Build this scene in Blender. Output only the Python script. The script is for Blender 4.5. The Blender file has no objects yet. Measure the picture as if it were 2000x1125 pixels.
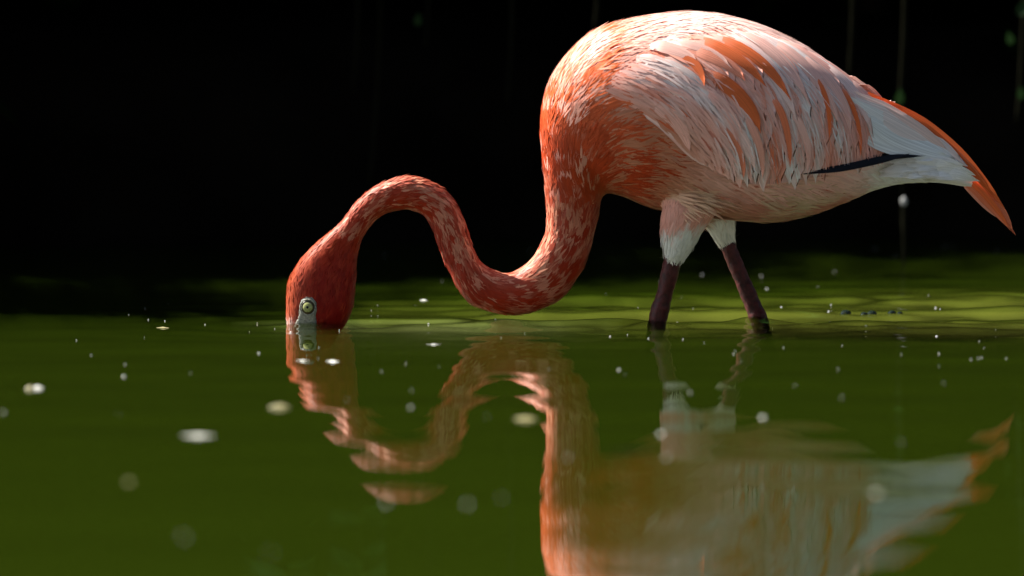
import bpy, bmesh, math, random
import numpy as np
from mathutils import Vector, noise
from mathutils.bvhtree import BVHTree
from mathutils.kdtree import KDTree

random.seed(7)
rng = np.random.default_rng(7)
scene = bpy.context.scene
COL = scene.collection

# ------------------------------------------------------------------ camera, sky, sun, exposure
S = 0.00055                 # metres per measured unit in the bird's own plane
WL = 635.0                  # water level in those units
CAM = Vector((0.0, -6.0, 0.33))
AIM = Vector((0.0, 0.0, (WL - 562.5) * S))
cam = bpy.data.cameras.new("camera")
cam_o = bpy.data.objects.new("camera", cam); COL.objects.link(cam_o)
cam_o.location = CAM
cam_o.rotation_euler = (AIM - CAM).to_track_quat('-Z', 'Y').to_euler()
cam.sensor_width = 36.0
cam.lens = 36.0 * (AIM - CAM).length / (2000 * S)
cam.clip_start = 0.05; cam.clip_end = 2000.0
cam.dof.use_dof = True
cam.dof.focus_distance = (AIM - CAM).length
cam.dof.aperture_fstop = 5.0
scene.camera = cam_o

SUN = Vector((-0.65, 0.28, 0.70)).normalized()
world = bpy.data.worlds.new("World"); scene.world = world
world.use_nodes = True
wn = world.node_tree; wn.nodes.clear()
sky = wn.nodes.new('ShaderNodeTexSky'); sky.sky_type = 'NISHITA'; sky.sun_disc = False
sky.sun_elevation = math.asin(SUN.z)
sky.sun_rotation = math.atan2(SUN.x, SUN.y)
bg = wn.nodes.new('ShaderNodeBackground'); bg.inputs['Strength'].default_value = 0.05
wo = wn.nodes.new('ShaderNodeOutputWorld')
wn.links.new(sky.outputs[0], bg.inputs[0]); wn.links.new(bg.outputs[0], wo.inputs[0])
sl = bpy.data.lights.new("sun", 'SUN'); sl.energy = 5.0; sl.angle = math.radians(0.5)
sl.color = (1.0, 0.94, 0.86)
so = bpy.data.objects.new("sun", sl); COL.objects.link(so)
so.rotation_euler = SUN.to_track_quat('Z', 'Y').to_euler()
vs = scene.view_settings
vs.view_transform = 'Standard'; vs.look = 'None'; vs.exposure = 1.8; vs.gamma = 1.0
vs.use_curve_mapping = False

# ------------------------------------------------------------------ helpers
def nd(nt, typ, **kw):
    n = nt.nodes.new(typ)
    for k, v in kw.items():
        if k in n.inputs: n.inputs[k].default_value = v
        else: setattr(n, k, v)
    return n

def new_mat(name):
    m = bpy.data.materials.new(name); m.use_nodes = True
    nt = m.node_tree; nt.nodes.clear()
    out = nt.nodes.new('ShaderNodeOutputMaterial')
    return m, nt, out

def mesh_obj(name, verts, faces, mat=None, parent=None, cols=None, uvs=None, smooth=True, kind=None):
    me = bpy.data.meshes.new(name)
    verts = np.asarray(verts, dtype=np.float64)
    me.from_pydata(verts.tolist(), [], faces if isinstance(faces, list) else faces.tolist())
    if smooth: me.polygons.foreach_set('use_smooth', np.ones(len(me.polygons), dtype=bool))
    if cols is not None:
        a = me.color_attributes.new('Col', 'FLOAT_COLOR', 'POINT')
        c = np.ones((len(verts), 4), dtype=np.float32); c[:, :3] = cols
        a.data.foreach_set('color', c.ravel())
    if uvs is not None:
        uvl = me.uv_layers.new(name='UVMap')
        li = np.zeros(len(me.loops), dtype=np.int32); me.loops.foreach_get('vertex_index', li)
        uvl.data.foreach_set('uv', np.asarray(uvs, dtype=np.float32)[li].ravel())
    if mat: me.materials.append(mat)
    me.update()
    o = bpy.data.objects.new(name, me); COL.objects.link(o)
    if parent: o.parent = parent
    if kind: o['kind'] = kind
    return o

def thing(name, label, cat, loc=(0, 0, 0), group=None):
    o = bpy.data.objects.new(name, None); COL.objects.link(o)
    o.location = loc; o.empty_display_size = 0.05
    o['label'] = label; o['category'] = cat
    if group: o['group'] = group
    return o

def tag(o, label, cat, group=None):
    o['label'] = label; o['category'] = cat
    if group: o['group'] = group
    return o

def P(px, py, y=0.0):
    return np.array([(px - 1000.0) * S, y, (WL - py) * S])

def hermite(ctrl, n, t=None):
    """smooth non-uniform interpolation of rows of ctrl; returns n rows and the control index of each"""
    c = np.asarray(ctrl, dtype=float); m = len(c)
    if t is None:
        d = np.linalg.norm(np.diff(c, axis=0), axis=1); t = np.concatenate([[0], np.cumsum(np.maximum(d, 1e-6))])
    tan = np.zeros_like(c)
    for i in range(m):
        if i == 0: tan[i] = (c[1] - c[0]) / (t[1] - t[0])
        elif i == m - 1: tan[i] = (c[-1] - c[-2]) / (t[-1] - t[-2])
        else: tan[i] = (c[i + 1] - c[i - 1]) / (t[i + 1] - t[i - 1])
    q = np.linspace(t[0], t[-1], n)
    k = np.clip(np.searchsorted(t, q, side='right') - 1, 0, m - 2)
    h = (t[k + 1] - t[k]); u = (q - t[k]) / h
    u_ = u[:, None]; h_ = h[:, None]
    r = ((2*u_**3 - 3*u_**2 + 1) * c[k] + (u_**3 - 2*u_**2 + u_) * h_ * tan[k]
         + (-2*u_**3 + 3*u_**2) * c[k + 1] + (u_**3 - u_**2) * h_ * tan[k + 1])
    return r, k + u

def grid_faces(nu, nv, wrap=False, off=0):
    f = []
    for i in range(nu - 1):
        for j in range(nv if wrap else nv - 1):
            j2 = (j + 1) % nv
            f.append((off + i*nv + j, off + i*nv + j2, off + (i+1)*nv + j2, off + (i+1)*nv + j))
    return f

def tube(path, rad, seg=10, cap=True):
    path = np.asarray(path, float); n = len(path)
    rad = np.broadcast_to(rad, (n,))
    tg = np.gradient(path, axis=0); tg /= np.linalg.norm(tg, axis=1)[:, None] + 1e-12
    ref = np.array([0, 1, 0.0]) if abs(tg[:, 1]).mean() < 0.7 else np.array([1, 0, 0.0])
    V = []
    for i in range(n):
        a = np.cross(tg[i], ref); a /= np.linalg.norm(a); b = np.cross(tg[i], a)
        for k in range(seg):
            th = 2*math.pi*k/seg
            V.append(path[i] + rad[i]*(math.cos(th)*a + math.sin(th)*b))
    F = grid_faces(n, seg, True)
    if cap:
        F.append(tuple(range(seg))[::-1]); F.append(tuple((n-1)*seg + k for k in range(seg)))
    return np.array(V), F

def fbm(x, y, z, o=3):
    v = 0; a = 1; f = 1; s = 0
    for i in range(o):
        v += a * noise.noise((x*f, y*f, z*f)); s += a; a *= 0.5; f *= 2.03
    return v / s

def sm(a, b, x):
    t = np.clip((x - a) / (b - a), 0, 1); return t*t*(3 - 2*t)

# ------------------------------------------------------------------ materials
def feather_material(name, streak=0.25, transl=0.18, rough=0.55, sheen=0.25, bump=0.0):
    m, nt, out = new_mat(name)
    at = nd(nt, 'ShaderNodeAttribute', attribute_name='Col')
    uv = nd(nt, 'ShaderNodeUVMap')
    mp = nd(nt, 'ShaderNodeMapping'); mp.inputs['Scale'].default_value = (20, 1.3, 1)
    nt.links.new(uv.outputs[0], mp.inputs[0])
    nz = nd(nt, 'ShaderNodeTexNoise', Scale=1.0, Detail=3.0)
    nt.links.new(mp.outputs[0], nz.inputs['Vector'])
    mr = nd(nt, 'ShaderNodeMapRange'); mr.inputs[1].default_value = 0.3; mr.inputs[2].default_value = 0.7
    mr.inputs[3].default_value = 1 - streak; mr.inputs[4].default_value = 1 + streak * 0.4
    nt.links.new(nz.outputs[0], mr.inputs[0])
    mx = nd(nt, 'ShaderNodeMix', data_type='RGBA', blend_type='MULTIPLY'); mx.inputs[0].default_value = 1.0
    nt.links.new(at.outputs['Color'], mx.inputs[6]); nt.links.new(mr.outputs[0], mx.inputs[7])
    bs = nd(nt, 'ShaderNodeBsdfPrincipled', Roughness=rough)
    bs.inputs['Sheen Weight'].default_value = sheen; bs.inputs['Sheen Roughness'].default_value = 0.3
    nt.links.new(mx.outputs[2], bs.inputs['Base Color'])
    bs.inputs['Specular IOR Level'].default_value = 0.2
    if bump:
        bp = nd(nt, 'ShaderNodeBump', Strength=bump, Distance=0.0004)
        nt.links.new(nz.outputs[0], bp.inputs['Height']); nt.links.new(bp.outputs[0], bs.inputs['Normal'])
    tr = nd(nt, 'ShaderNodeBsdfTranslucent'); nt.links.new(mx.outputs[2], tr.inputs[0])
    ms = nd(nt, 'ShaderNodeMixShader'); ms.inputs[0].default_value = transl
    nt.links.new(bs.outputs[0], ms.inputs[1]); nt.links.new(tr.outputs[0], ms.inputs[2])
    nt.links.new(ms.outputs[0], out.inputs[0])
    return m

def simple_material(name, col, rough=0.6, scale=40.0, var=0.3, bump=0.0, spec=0.5, transl=0.0):
    m, nt, out = new_mat(name)
    tc = nd(nt, 'ShaderNodeTexCoord')
    nz = nd(nt, 'ShaderNodeTexNoise', Scale=scale, Detail=4.0)
    nt.links.new(tc.outputs['Object'], nz.inputs['Vector'])
    cr = nd(nt, 'ShaderNodeValToRGB')
    c = np.array(col)
    cr.color_ramp.elements[0].color = (*(c * (1 - var)), 1); cr.color_ramp.elements[0].position = 0.3
    cr.color_ramp.elements[1].color = (*np.minimum(c * (1 + var), 0.95), 1); cr.color_ramp.elements[1].position = 0.7
    nt.links.new(nz.outputs[0], cr.inputs[0])
    bs = nd(nt, 'ShaderNodeBsdfPrincipled', Roughness=rough)
    bs.inputs['Specular IOR Level'].default_value = spec
    nt.links.new(cr.outputs[0], bs.inputs['Base Color'])
    if bump:
        bp = nd(nt, 'ShaderNodeBump', Strength=bump, Distance=0.002)
        nt.links.new(nz.outputs[0], bp.inputs['Height']); nt.links.new(bp.outputs[0], bs.inputs['Normal'])
    if transl:
        tr = nd(nt, 'ShaderNodeBsdfTranslucent'); nt.links.new(cr.outputs[0], tr.inputs[0])
        ms = nd(nt, 'ShaderNodeMixShader'); ms.inputs[0].default_value = transl
        nt.links.new(bs.outputs[0], ms.inputs[1]); nt.links.new(tr.outputs[0], ms.inputs[2])
        nt.links.new(ms.outputs[0], out.inputs[0])
    else:
        nt.links.new(bs.outputs[0], out.inputs[0])
    return m

def water_material():
    m, nt, out = new_mat('turbid_green_water')
    gl = nd(nt, 'ShaderNodeBsdfGlossy', Roughness=0.012)
    tr = nd(nt, 'ShaderNodeBsdfTransparent')
    fr = nd(nt, 'ShaderNodeFresnel', IOR=1.333)
    ms = nd(nt, 'ShaderNodeMixShader'); nt.links.new(fr.outputs[0], ms.inputs[0]); nt.links.new(tr.outputs[0], ms.inputs[1]); nt.links.new(gl.outputs[0], ms.inputs[2])
    nt.links.new(ms.outputs[0], out.inputs['Surface'])
    # algae suspended in the water scatter green, everything else is swallowed
    sc_ = nd(nt, 'ShaderNodeVolumeScatter', Density=1.0); sc_.inputs['Color'].default_value = (0.38, 0.68, 0.036, 1)
    ab = nd(nt, 'ShaderNodeVolumeAbsorption', Density=6.0); ab.inputs['Color'].default_value = (0, 0, 0, 1)
    ad = nd(nt, 'ShaderNodeAddShader'); nt.links.new(sc_.outputs[0], ad.inputs[0]); nt.links.new(ab.outputs[0], ad.inputs[1])
    nt.links.new(ad.outputs[0], out.inputs['Volume'])
    return m

M_FEATHER = feather_material('flamingo_feather', streak=0.32, transl=0.08, sheen=0.0, bump=0.15)
M_PLUME = feather_material('flamingo_plumage', streak=0.08, transl=0.08, rough=0.5, sheen=0.0)
M_BODY = feather_material('flamingo_down', streak=0.0, transl=0.0, rough=0.8)
M_WATER = water_material()
M_LEG = simple_material('leg_skin', (0.060, 0.008, 0.007), 0.45, 160, 0.6, 0.9, 0.3)
M_SKIN = simple_material('face_skin', (0.22, 0.22, 0.17), 0.5, 500, 0.3, 0.7)
M_BILL = simple_material('bill_horn', (0.75, 0.68, 0.66), 0.35, 100, 0.1)
M_IRIS = simple_material('iris', (0.30, 0.31, 0.11), 0.15, 900, 0.25)
M_RIM = simple_material('eye_rim', (0.06, 0.045, 0.015), 0.3, 50, 0.2)
M_PUPIL = simple_material('pupil', (0.006, 0.006, 0.006), 0.1, 50, 0.1)
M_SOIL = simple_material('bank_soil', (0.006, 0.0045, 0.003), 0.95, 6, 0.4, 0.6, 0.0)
M_MUD = simple_material('pond_mud', (0.05, 0.045, 0.02), 0.9, 4, 0.3, 0.3)
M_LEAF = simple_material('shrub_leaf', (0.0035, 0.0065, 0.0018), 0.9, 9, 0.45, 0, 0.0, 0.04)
M_LEAF2 = simple_material('young_leaf', (0.06, 0.20, 0.025), 0.45, 9, 0.3, 0, 0.4, 0.35)
M_LEAF3 = simple_material('dim_leaf', (0.018, 0.045, 0.012), 0.7, 9, 0.3, 0, 0.1, 0.2)
M_BUD = simple_material('bud', (0.30, 0.31, 0.30), 0.7, 60, 0.1)
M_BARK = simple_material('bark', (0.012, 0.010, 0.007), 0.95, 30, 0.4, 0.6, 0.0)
M_STEM = simple_material('reed_stem', (0.008, 0.008, 0.005), 0.9, 30, 0.3, 0, 0.0)
M_FLECK = simple_material('pale_fleck', (0.55, 0.55, 0.50), 0.6, 20, 0.08)
M_HUSK = simple_material('straw_husk', (0.17, 0.15, 0.06), 0.6, 60, 0.3)

# ------------------------------------------------------------------ setting: ground, water
def axis(a, b, fine_a, fine_b, step, big):
    xs = list(np.arange(fine_a, fine_b + 1e-9, step))
    x = fine_a; st = step
    while x > a: st = min(st*1.25, big); x -= st; xs.insert(0, x)
    x = xs[-1]; st = step
    while x < b: st = min(st*1.25, big); x += st; xs.append(x)
    return np.array(xs)

gx = axis(-260, 260, -5, 5, 0.25, 30); gy = axis(-260, 260, 1.0, 7, 0.2, 30)
GX, GY = np.meshgrid(gx, gy, indexing='ij')
edge = 2.15 + 0.12*np.sin(GX*1.3 + 0.5) + 0.07*np.sin(GX*3.1)
GZ = -0.55 + 0.85*sm(-0.5, 0.55, GY - edge) + 0.8*sm(0.4, 4.0, GY - edge)
ring = np.hypot(GX, GY + 4)
GZ = np.maximum(GZ, -0.55 + 1.3*sm(26, 34, ring))
GZ += np.vectorize(lambda a, b: 0.06*noise.noise((a*0.9, b*0.9, 3)))(GX, GY)
ground = mesh_obj('ground', np.stack([GX, GY, GZ], -1).reshape(-1, 3), grid_faces(len(gx), len(gy)), M_SOIL, kind='structure')

BOIL = []
def water_h(X, Y):
    h = np.zeros_like(X)
    # gentle long-crested swell over the open pond
    for lam, ang, sl_, ph in ((0.46, 80, 0.0026, 0.3), (0.31, 101, 0.0026, 1.9), (0.21, 62, 0.0026, 4.2), (0.17, 120, 0.0024, 2.7), (0.12, 88, 0.0020, 0.9), (0.15, 35, 0.0018, 1.5), (0.13, 148, 0.0018, 3.6)):
        k = 2*math.pi/lam; a = math.radians(ang)
        h += sl_/k * np.sin(k*(X*math.cos(a) + Y*math.sin(a)) + ph)
    # wake of the wading bird: curved short ripples behind and to the right, broken into patches
    wk = np.exp(-((X-0.42)/0.50)**2 - ((Y-0.34)/0.46)**2) + 0.6*np.exp(-((X+0.02)/0.22)**2 - ((Y-0.25)/0.30)**2) + 0.9*np.exp(-((X+0.09)/0.10)**2 - ((Y-0.07)/0.09)**2)
    pt = 0.55 + 0.45*np.sin(9*X + 5*Y + 1.2*np.sin(11*Y + 2))*np.sin(7*Y - 4*X + 1.0 + 1.1*np.sin(8*X))
    for lam, ang, sl_, ph in ((0.27, 84, 0.055, 0.4), (0.18, 97, 0.055, 2.2), (0.125, 78, 0.045, 5.1), (0.090, 96, 0.035, 3.3), (0.060, 82, 0.022, 1.3), (0.12, 28, 0.034, 0.7), (0.095, 152, 0.034, 2.9), (0.07, 40, 0.024, 4.4), (0.055, 135, 0.018, 0.2)):
        k = 2*math.pi/lam; a = math.radians(ang)
        w = 0.05*np.sin(3.1*X + 1.3*ph) + 0.03*np.sin(7*X + 2*ph + 3*Y) + 0.012*np.sin(17*X + ph)
        h += 2.1*wk*pt*sl_/k*np.sin(k*(X*math.cos(a) + (Y + w)*math.sin(a)) + ph)
    # rings that spread from the head and the legs
    for cx, cy, amp, lam, dec in ((-0.205, 0.0, 0.09, 0.085, 0.085), (0.157, -0.04, 0.10, 0.07, 0.10), (0.27, 0.045, 0.10, 0.07, 0.10)):
        r = np.hypot(X-cx, (Y-cy)); k = 2*math.pi/lam
        h += amp/k*np.exp(-r/dec)*np.sin(k*r)*sm(0.0, 0.03, r)
    # water piled up against the legs and the face
    for cx, cy, rx, ry, a in ((0.150, -0.05, 0.022, 0.03, 0.007), (0.262, 0.035, 0.022, 0.03, 0.006), (-0.215, -0.035, 0.05, 0.03, 0.004)):
        h += a*np.exp(-((X-cx)/rx)**2 - ((Y-cy)/ry)**2)
    return h
wx = axis(-32, 32, -0.75, 0.85, 0.008, 4); wy = axis(-34, 6, -2.6, 1.1, 0.010, 4)
WX, WY = np.meshgrid(wx, wy, indexing='ij')
fade = 1 - sm(3, 9, np.hypot(WX, WY))
WZ = water_h(WX, WY)*fade
def wz(x, y): return float(water_h(np.array([x]), np.array([y]))[0])
i0 = np.arange(len(wx)-1)[:, None]*len(wy) + np.arange(len(wy)-1)[None, :]
wf = np.stack([i0, i0+len(wy), i0+len(wy)+1, i0+1], -1).reshape(-1, 4)
water = mesh_obj('pond_water', np.stack([WX, WY, WZ], -1).reshape(-1, 3), wf, M_WATER, kind='structure')

# silt stirred up by the feet, and pale clouds added for sunlit ripples, hanging just under the surface
def silt(label, cx, cy, rx, ry, rz, top, dens, col):
    m, nt, out = new_mat('silt_sunlit_water')
    a = nd(nt, 'ShaderNodeVolumeScatter', Density=dens); a.inputs['Color'].default_value = (*col, 1)
    nt.links.new(a.outputs[0], out.inputs['Volume'])
    nu, nv = 46, 90; top_v = []; bot_v = []
    for i in range(nu + 1):
        r = 0.01 + 0.99*i/nu
        for j in range(nv):
            f = 2*math.pi*j/nv; w = 1 + 0.16*math.sin(3*f + cx*9) + 0.10*math.sin(5*f + 1) + 0.05*math.sin(11*f + cy*30)
            x = cx + rx*w*r*math.cos(f); y = cy + ry*w*r*math.sin(f)
            top_v.append((x, y, top)); bot_v.append((x, y, top - rz))
    top_v = np.array(top_v); top_v[:, 2] += water_h(top_v[:, 0], top_v[:, 1]); top_v = top_v.tolist()
    n_ = len(top_v); F = grid_faces(nu + 1, nv, True)
    F += [tuple(reversed([q + n_ for q in f])) for f in grid_faces(nu + 1, nv, True)]
    F += [(nu*nv + j, n_ + nu*nv + j, n_ + nu*nv + (j+1) % nv, nu*nv + (j+1) % nv) for j in range(nv)]
    F.append(tuple(range(nv))[::-1]); F.append(tuple(n_ + k for k in range(nv)))
    V = top_v + bot_v
    o = mesh_obj('silt_sunlit_cloud', V, F, m, kind='stuff'); o['label'] = label; o['group'] = 'silt clouds in the pond'
    b_ = bmesh.new(); b_.from_mesh(o.data); bmesh.ops.recalc_face_normals(b_, faces=b_.faces[:]); b_.to_mesh(o.data); b_.free()
for q, f in enumerate((1.0, 0.78, 0.56)):
    silt('yellow green silt stirred up under the water around the legs', 0.46 + 0.03*q, 0.33 - 0.03*q, 0.64*f, 0.46*f, 0.08, -0.0016 - 0.0003*q, 0.75, (0.72, 0.82, 0.10))
    silt('pale green cloud added under the water for sunlit ripples beside the dipped head', -0.08 - 0.01*q, 0.05, 0.19*f, 0.12*f, 0.06, -0.0014 - 0.0003*q, 1.5, (0.70, 0.95, 0.22))  # cloud added to brighten the water where ripples catch the sun

# ------------------------------------------------------------------ the flamingo: body
bird = thing('flamingo', 'coral pink flamingo wading with its head dipped into green water', 'flamingo', (0, 0, 0))

# (throat-side point, back-side point, half width) of each ring, tail first, head last, in measured units
RING = [
 (1922,372, 1918,366,  8), (1880,364, 1868,328, 26), (1830,357, 1808,304, 44), (1765,357, 1745,280, 62),
 (1705,371, 1690,196, 88), (1640,397, 1630,135, 122), (1570,420, 1560, 86, 148), (1500,431, 1490, 53, 164),
 (1430,428, 1420, 33, 171), (1360,421, 1345, 25, 171), (1300,410, 1265, 32, 165), (1252,397, 1190, 52, 152),
 (1218,384, 1132, 84, 134), (1196,378, 1088,136, 115), (1184,377, 1064,190, 98), (1176,384, 1056,250, 84),
 (1171,398, 1061,322, 66), (1167,418, 1067,385, 54), (1160,450, 1067,450, 46),
 (1146,500, 1050,490, 46), (1128,540, 1036,508, 46), (1085,588, 1014,526, 43), (1005,613, 985,534, 38),
 (918,588, 943,516, 35), (872,515, 920,478, 30), (848,455, 904,430, 29), (829,421, 873,378, 29),
 (803,410, 826,351, 29), (781,409, 779,348, 29), (752,417, 724,372, 27), (725,438, 689,405, 25), (706,468, 662,438, 27),
 (697,500, 624,471, 33), (694,542, 590,505, 40), (692,572, 565,549, 44), (686,607, 560,601, 43), (668,643, 562,641, 37),
 (650,675, 575,680, 26), (632,700, 600,704, 10)]
R = np.array(RING, float)
NR, NS = 230, 40
ctr = np.stack([(R[:,0]+R[:,2])/2, (R[:,1]+R[:,3])/2], 1)
tt = np.concatenate([[0], np.cumsum(np.linalg.norm(np.diff(ctr, axis=0), axis=1))])
RR, KI = hermite(R, NR, tt)
ph = np.linspace(0, 2*np.pi, NS, endpoint=False)
def ring_pts(row):
    a = P(row[0], row[1]); b = P(row[2], row[3]); c = (a+b)/2; ax = (b-a)/2
    e = 0.92
    cc = np.sign(np.cos(ph))*np.abs(np.cos(ph))**e; ss = np.sign(np.sin(ph))*np.abs(np.sin(ph))**e
    return c + np.outer(cc, ax) + np.outer(ss, np.array([0, row[4]*S, 0]))
LV = np.array([ring_pts(r) for r in RR])                   # NR x NS x 3
LD = -np.gradient(LV, axis=0); LD /= np.linalg.norm(LD, axis=2)[..., None] + 1e-9   # head -> tail
V = [LV.reshape(-1, 3)]; F = grid_faces(NR, NS, True)
F.append(tuple(range(NS))[::-1]); F.append(tuple((NR-1)*NS + k for k in range(NS)))
# feathered thighs
def thigh(rows, y0, y1):
    rows, _ = hermite(rows, 24)
    out = []
    for i, r in enumerate(rows):
        a = P(r[0], r[1]); b = P(r[2], r[3]); c = (a+b)/2; ax = (b-a)/2
        yy = y0 + (y1-y0)*i/23
        out.append(c + np.array([0, yy, 0]) + np.outer(np.cos(ph), ax) + np.outer(np.sin(ph), np.array([0, r[4]*S, 0])))
    return np.array(out)
TH = [thigh([(1300,360,1430,360,45), (1291,410,1402,405,44), (1290,445,1374,440,38), (1293,475,1356,470,30), (1297,497,1338,496,21)], -0.040, -0.048),
      thigh([(1340,370,1450,360,60), (1358,420,1444,405,50), (1386,452,1439,440,34), (1404,478,1438,465,20)], 0.045, 0.048)]
tdir = []
off = NR*NS
for T in TH:
    V.append(T.reshape(-1, 3)); F += grid_faces(24, NS, True, off)
    F.append(tuple(off + k for k in range(NS))[::-1]); F.append(tuple(off + 23*NS + k for k in range(NS)))
    off += 24*NS
tmp = mesh_obj('tmp_body', np.concatenate(V), F)
md = tmp.modifiers.new('r', 'REMESH'); md.mode = 'VOXEL'; md.voxel_size = 0.0032; md.use_smooth_shade = True
md2 = tmp.modifiers.new('s', 'SMOOTH'); md2.factor = 0.5; md2.iterations = 4
dg = bpy.context.evaluated_depsgraph_get()
bme = bpy.data.meshes.new_from_object(tmp.evaluated_get(dg))
bpy.data.objects.remove(tmp)
nb = len(bme.vertices)
BV = np.zeros(nb*3); bme.vertices.foreach_get('co', BV); BV = BV.reshape(-1, 3)
BN = np.zeros(nb*3); bme.vertices.foreach_get('normal', BN); BN = BN.reshape(-1, 3)
for i in range(nb):
    if BV[i][0] < 0.09 or BV[i][2] < 0.12: BV[i] += BN[i]*0.0010*noise.noise(tuple(BV[i]*85))
bme.vertices.foreach_set('co', BV.ravel()); bme.update()
bme.calc_loop_triangles()
BT = np.zeros(len(bme.loop_triangles)*3, dtype=np.int32); bme.loop_triangles.foreach_get('vertices', BT); BT = BT.reshape(-1, 3)

# flow (head to tail) and control index for every place on the body
kd = KDTree(NR*NS + 2*24*NS)
src_dir = []; src_k = []; src_sp = []
arc = np.concatenate([[0], np.cumsum(np.linalg.norm(np.diff(LV.mean(1), axis=0), axis=1))])
for i in range(NR):
    for j in range(NS):
        kd.insert(LV[i, j], len(src_dir)); src_dir.append(LD[i, j]); src_k.append(KI[i]); src_sp.append((arc[i], ph[j]))
for T in TH:
    D = np.gradient(T, axis=0)
    for i in range(24):
        for j in range(NS):
            d = D[i, j] / (np.linalg.norm(D[i, j]) + 1e-9)
            if i > 4: kd.insert(T[i, j], len(src_dir))
            src_dir.append(d); src_k.append(100 + i); src_sp.append((0.0, 0.0))
kd.balance()
src_dir = np.array(src_dir); src_k = np.array(src_k); src_sp = np.array(src_sp)

RED = np.array((0.36, 0.024, 0.004)); DEEP = np.array((0.27, 0.006, 0.002)); FLECK_LIT_NAPE = np.array((0.68, 0.28, 0.17)); CROWN_LIT = np.array((0.70, 0.18, 0.06)); ORANGE = np.array((0.80, 0.165, 0.045))
PEACH = np.array((0.84, 0.38, 0.28)); PALE = np.array((0.88, 0.50, 0.42)); WHITE = np.array((0.90, 0.74, 0.70)); SNOW = np.array((0.89, 0.87, 0.85)); CREAM = np.array((0.70, 0.50, 0.30))

def plumage_colour(p, k, sp=(0.0, 0.0)):
    """the bird's own markings: red head, mottled neck, blotched breast, pale back, cream belly, white vent"""
    px = p[0]/S + 1000; py = WL - p[2]/S
    n1 = 0.6*fbm(p[0]*60, p[1]*60, p[2]*60, 2) + 0.6*noise.noise((p[0]*150, p[1]*150, p[2]*110)); n3 = noise.noise((p[0]*16+3, p[1]*16, p[2]*16+9))
    if k >= 100:                                   # thighs
        w = sm(109, 115, k + 5*n1)
        base = PEACH*0.85 + CREAM*0.1
        if p[1] > 0: base = CREAM*0.7 + ORANGE*0.3*(1 if n3 > -0.1 else 0.6)
        return base*(1-w) + np.array((0.80, 0.78, 0.68))*w
    # streaks drawn out along the lie of the plumage
    r = 0.022
    ns = fbm(sp[0]*105, r*math.cos(sp[1])*270, r*math.sin(sp[1])*270, 2)
    nl = noise.noise((sp[0]*22, r*math.cos(sp[1])*70+5, r*math.sin(sp[1])*70))
    if k > 31.5:                                   # head
        w = sm(31.0, 34, k)
        c = RED*(1-w) + DEEP*w
        hm = min(1.0, 0.25*max(0, ns) + 0.42*max(0.0, math.cos(sp[1]))**1.5)  # flecks, plus sunlight painted into the forehead side
        c = c*(1-hm) + CROWN_LIT*hm
        bill = sm(35.5, 36.2, k)*sm(590, 570, px)
        c = c*(1-bill) + np.array((0.8, 0.62, 0.55))*bill
        return c*(1 + 0.35*ns)
    if k > 16:                                     # neck
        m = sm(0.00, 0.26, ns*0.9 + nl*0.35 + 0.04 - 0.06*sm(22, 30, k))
        m = m*(0.75 + 0.25*math.cos(sp[1])) + 0.32*max(0.0, math.cos(sp[1]))  # nape side lightened in the colour as if sunlit
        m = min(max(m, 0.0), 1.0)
        cn = RED*(1-m) + FLECK_LIT_NAPE*m
        if k > 18: return cn
    # breast and body
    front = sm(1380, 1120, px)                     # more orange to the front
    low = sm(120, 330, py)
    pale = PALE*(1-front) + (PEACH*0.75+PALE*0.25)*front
    breast_shade = sm(1440, 1260, px)*sm(1090, 1180, px)*sm(150, 260, py)*0.85; pale = pale*(1-breast_shade) + np.array((0.46, 0.15, 0.06))*breast_shade  # shade of the lower breast put into the colour
    dark = ORANGE*(1-0.8*low) + RED*0.8*low  # orange painted deeper red downwards to stand for shade
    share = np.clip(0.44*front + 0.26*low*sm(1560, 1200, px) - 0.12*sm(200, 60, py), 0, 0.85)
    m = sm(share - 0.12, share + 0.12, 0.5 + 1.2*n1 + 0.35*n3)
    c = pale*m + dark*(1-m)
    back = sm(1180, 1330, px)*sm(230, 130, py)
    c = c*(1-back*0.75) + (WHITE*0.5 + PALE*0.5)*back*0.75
    belly = sm(1230, 1380, px)*sm(320, 400, py)
    bm = sm(-0.25, 0.15, n1*0.5 + 0.9*n3)
    c = c*(1-belly) + (CREAM*bm + (PEACH*0.6+ORANGE*0.2)*(1-bm))*belly*0.92
    vent = sm(1600, 1740, px)*sm(260, 320, py)
    c = c*(1-vent) + SNOW*vent
    if k > 16:
        w = sm(16, 18, k); c = c*(1-w) + cn*w
    return c

def wing_colour(u, v, q=0.0):
    """long streaks of peach, orange and white down the folded wing"""
    a = fbm(u*17 + q, v*1.7, 4.2, 2); b = noise.noise((u*34 + 9, v*2.6, q))
    c = PALE.copy()
    w = sm(0.02, 0.22, a); c = c*(1-w) + (SNOW*0.75+WHITE*0.25)*w
    o = sm(-0.10, -0.32, a + 0.35*b)*(0.35 + 0.65*sm(0.62, 0.40, u))
    c = c*(1-o) + (ORANGE*0.8 + PEACH*0.2)*o
    pk = sm(0.0, 0.3, b)*0.7; c = c*(1-pk) + (PEACH*sm(0.8, 0.4, u) + np.array((0.86, 0.44, 0.38))*(1-sm(0.8, 0.4, u)))*pk
    return c

bc = np.zeros((nb, 3))
for i in range(nb):
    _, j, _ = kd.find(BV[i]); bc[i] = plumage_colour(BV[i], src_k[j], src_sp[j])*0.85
a = bme.color_attributes.new('Col', 'FLOAT_COLOR', 'POINT')
a.data.foreach_set('color', np.concatenate([bc, np.ones((nb, 1))], 1).astype(np.float32).ravel())
bme.materials.clear(); bme.materials.append(M_BODY)
body = bpy.data.objects.new('body', bme); COL.objects.link(body); body.parent = bird; bme.name = 'body'
bvh = BVHTree.FromPolygons([Vector(v) for v in BV], BT.tolist())

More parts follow.
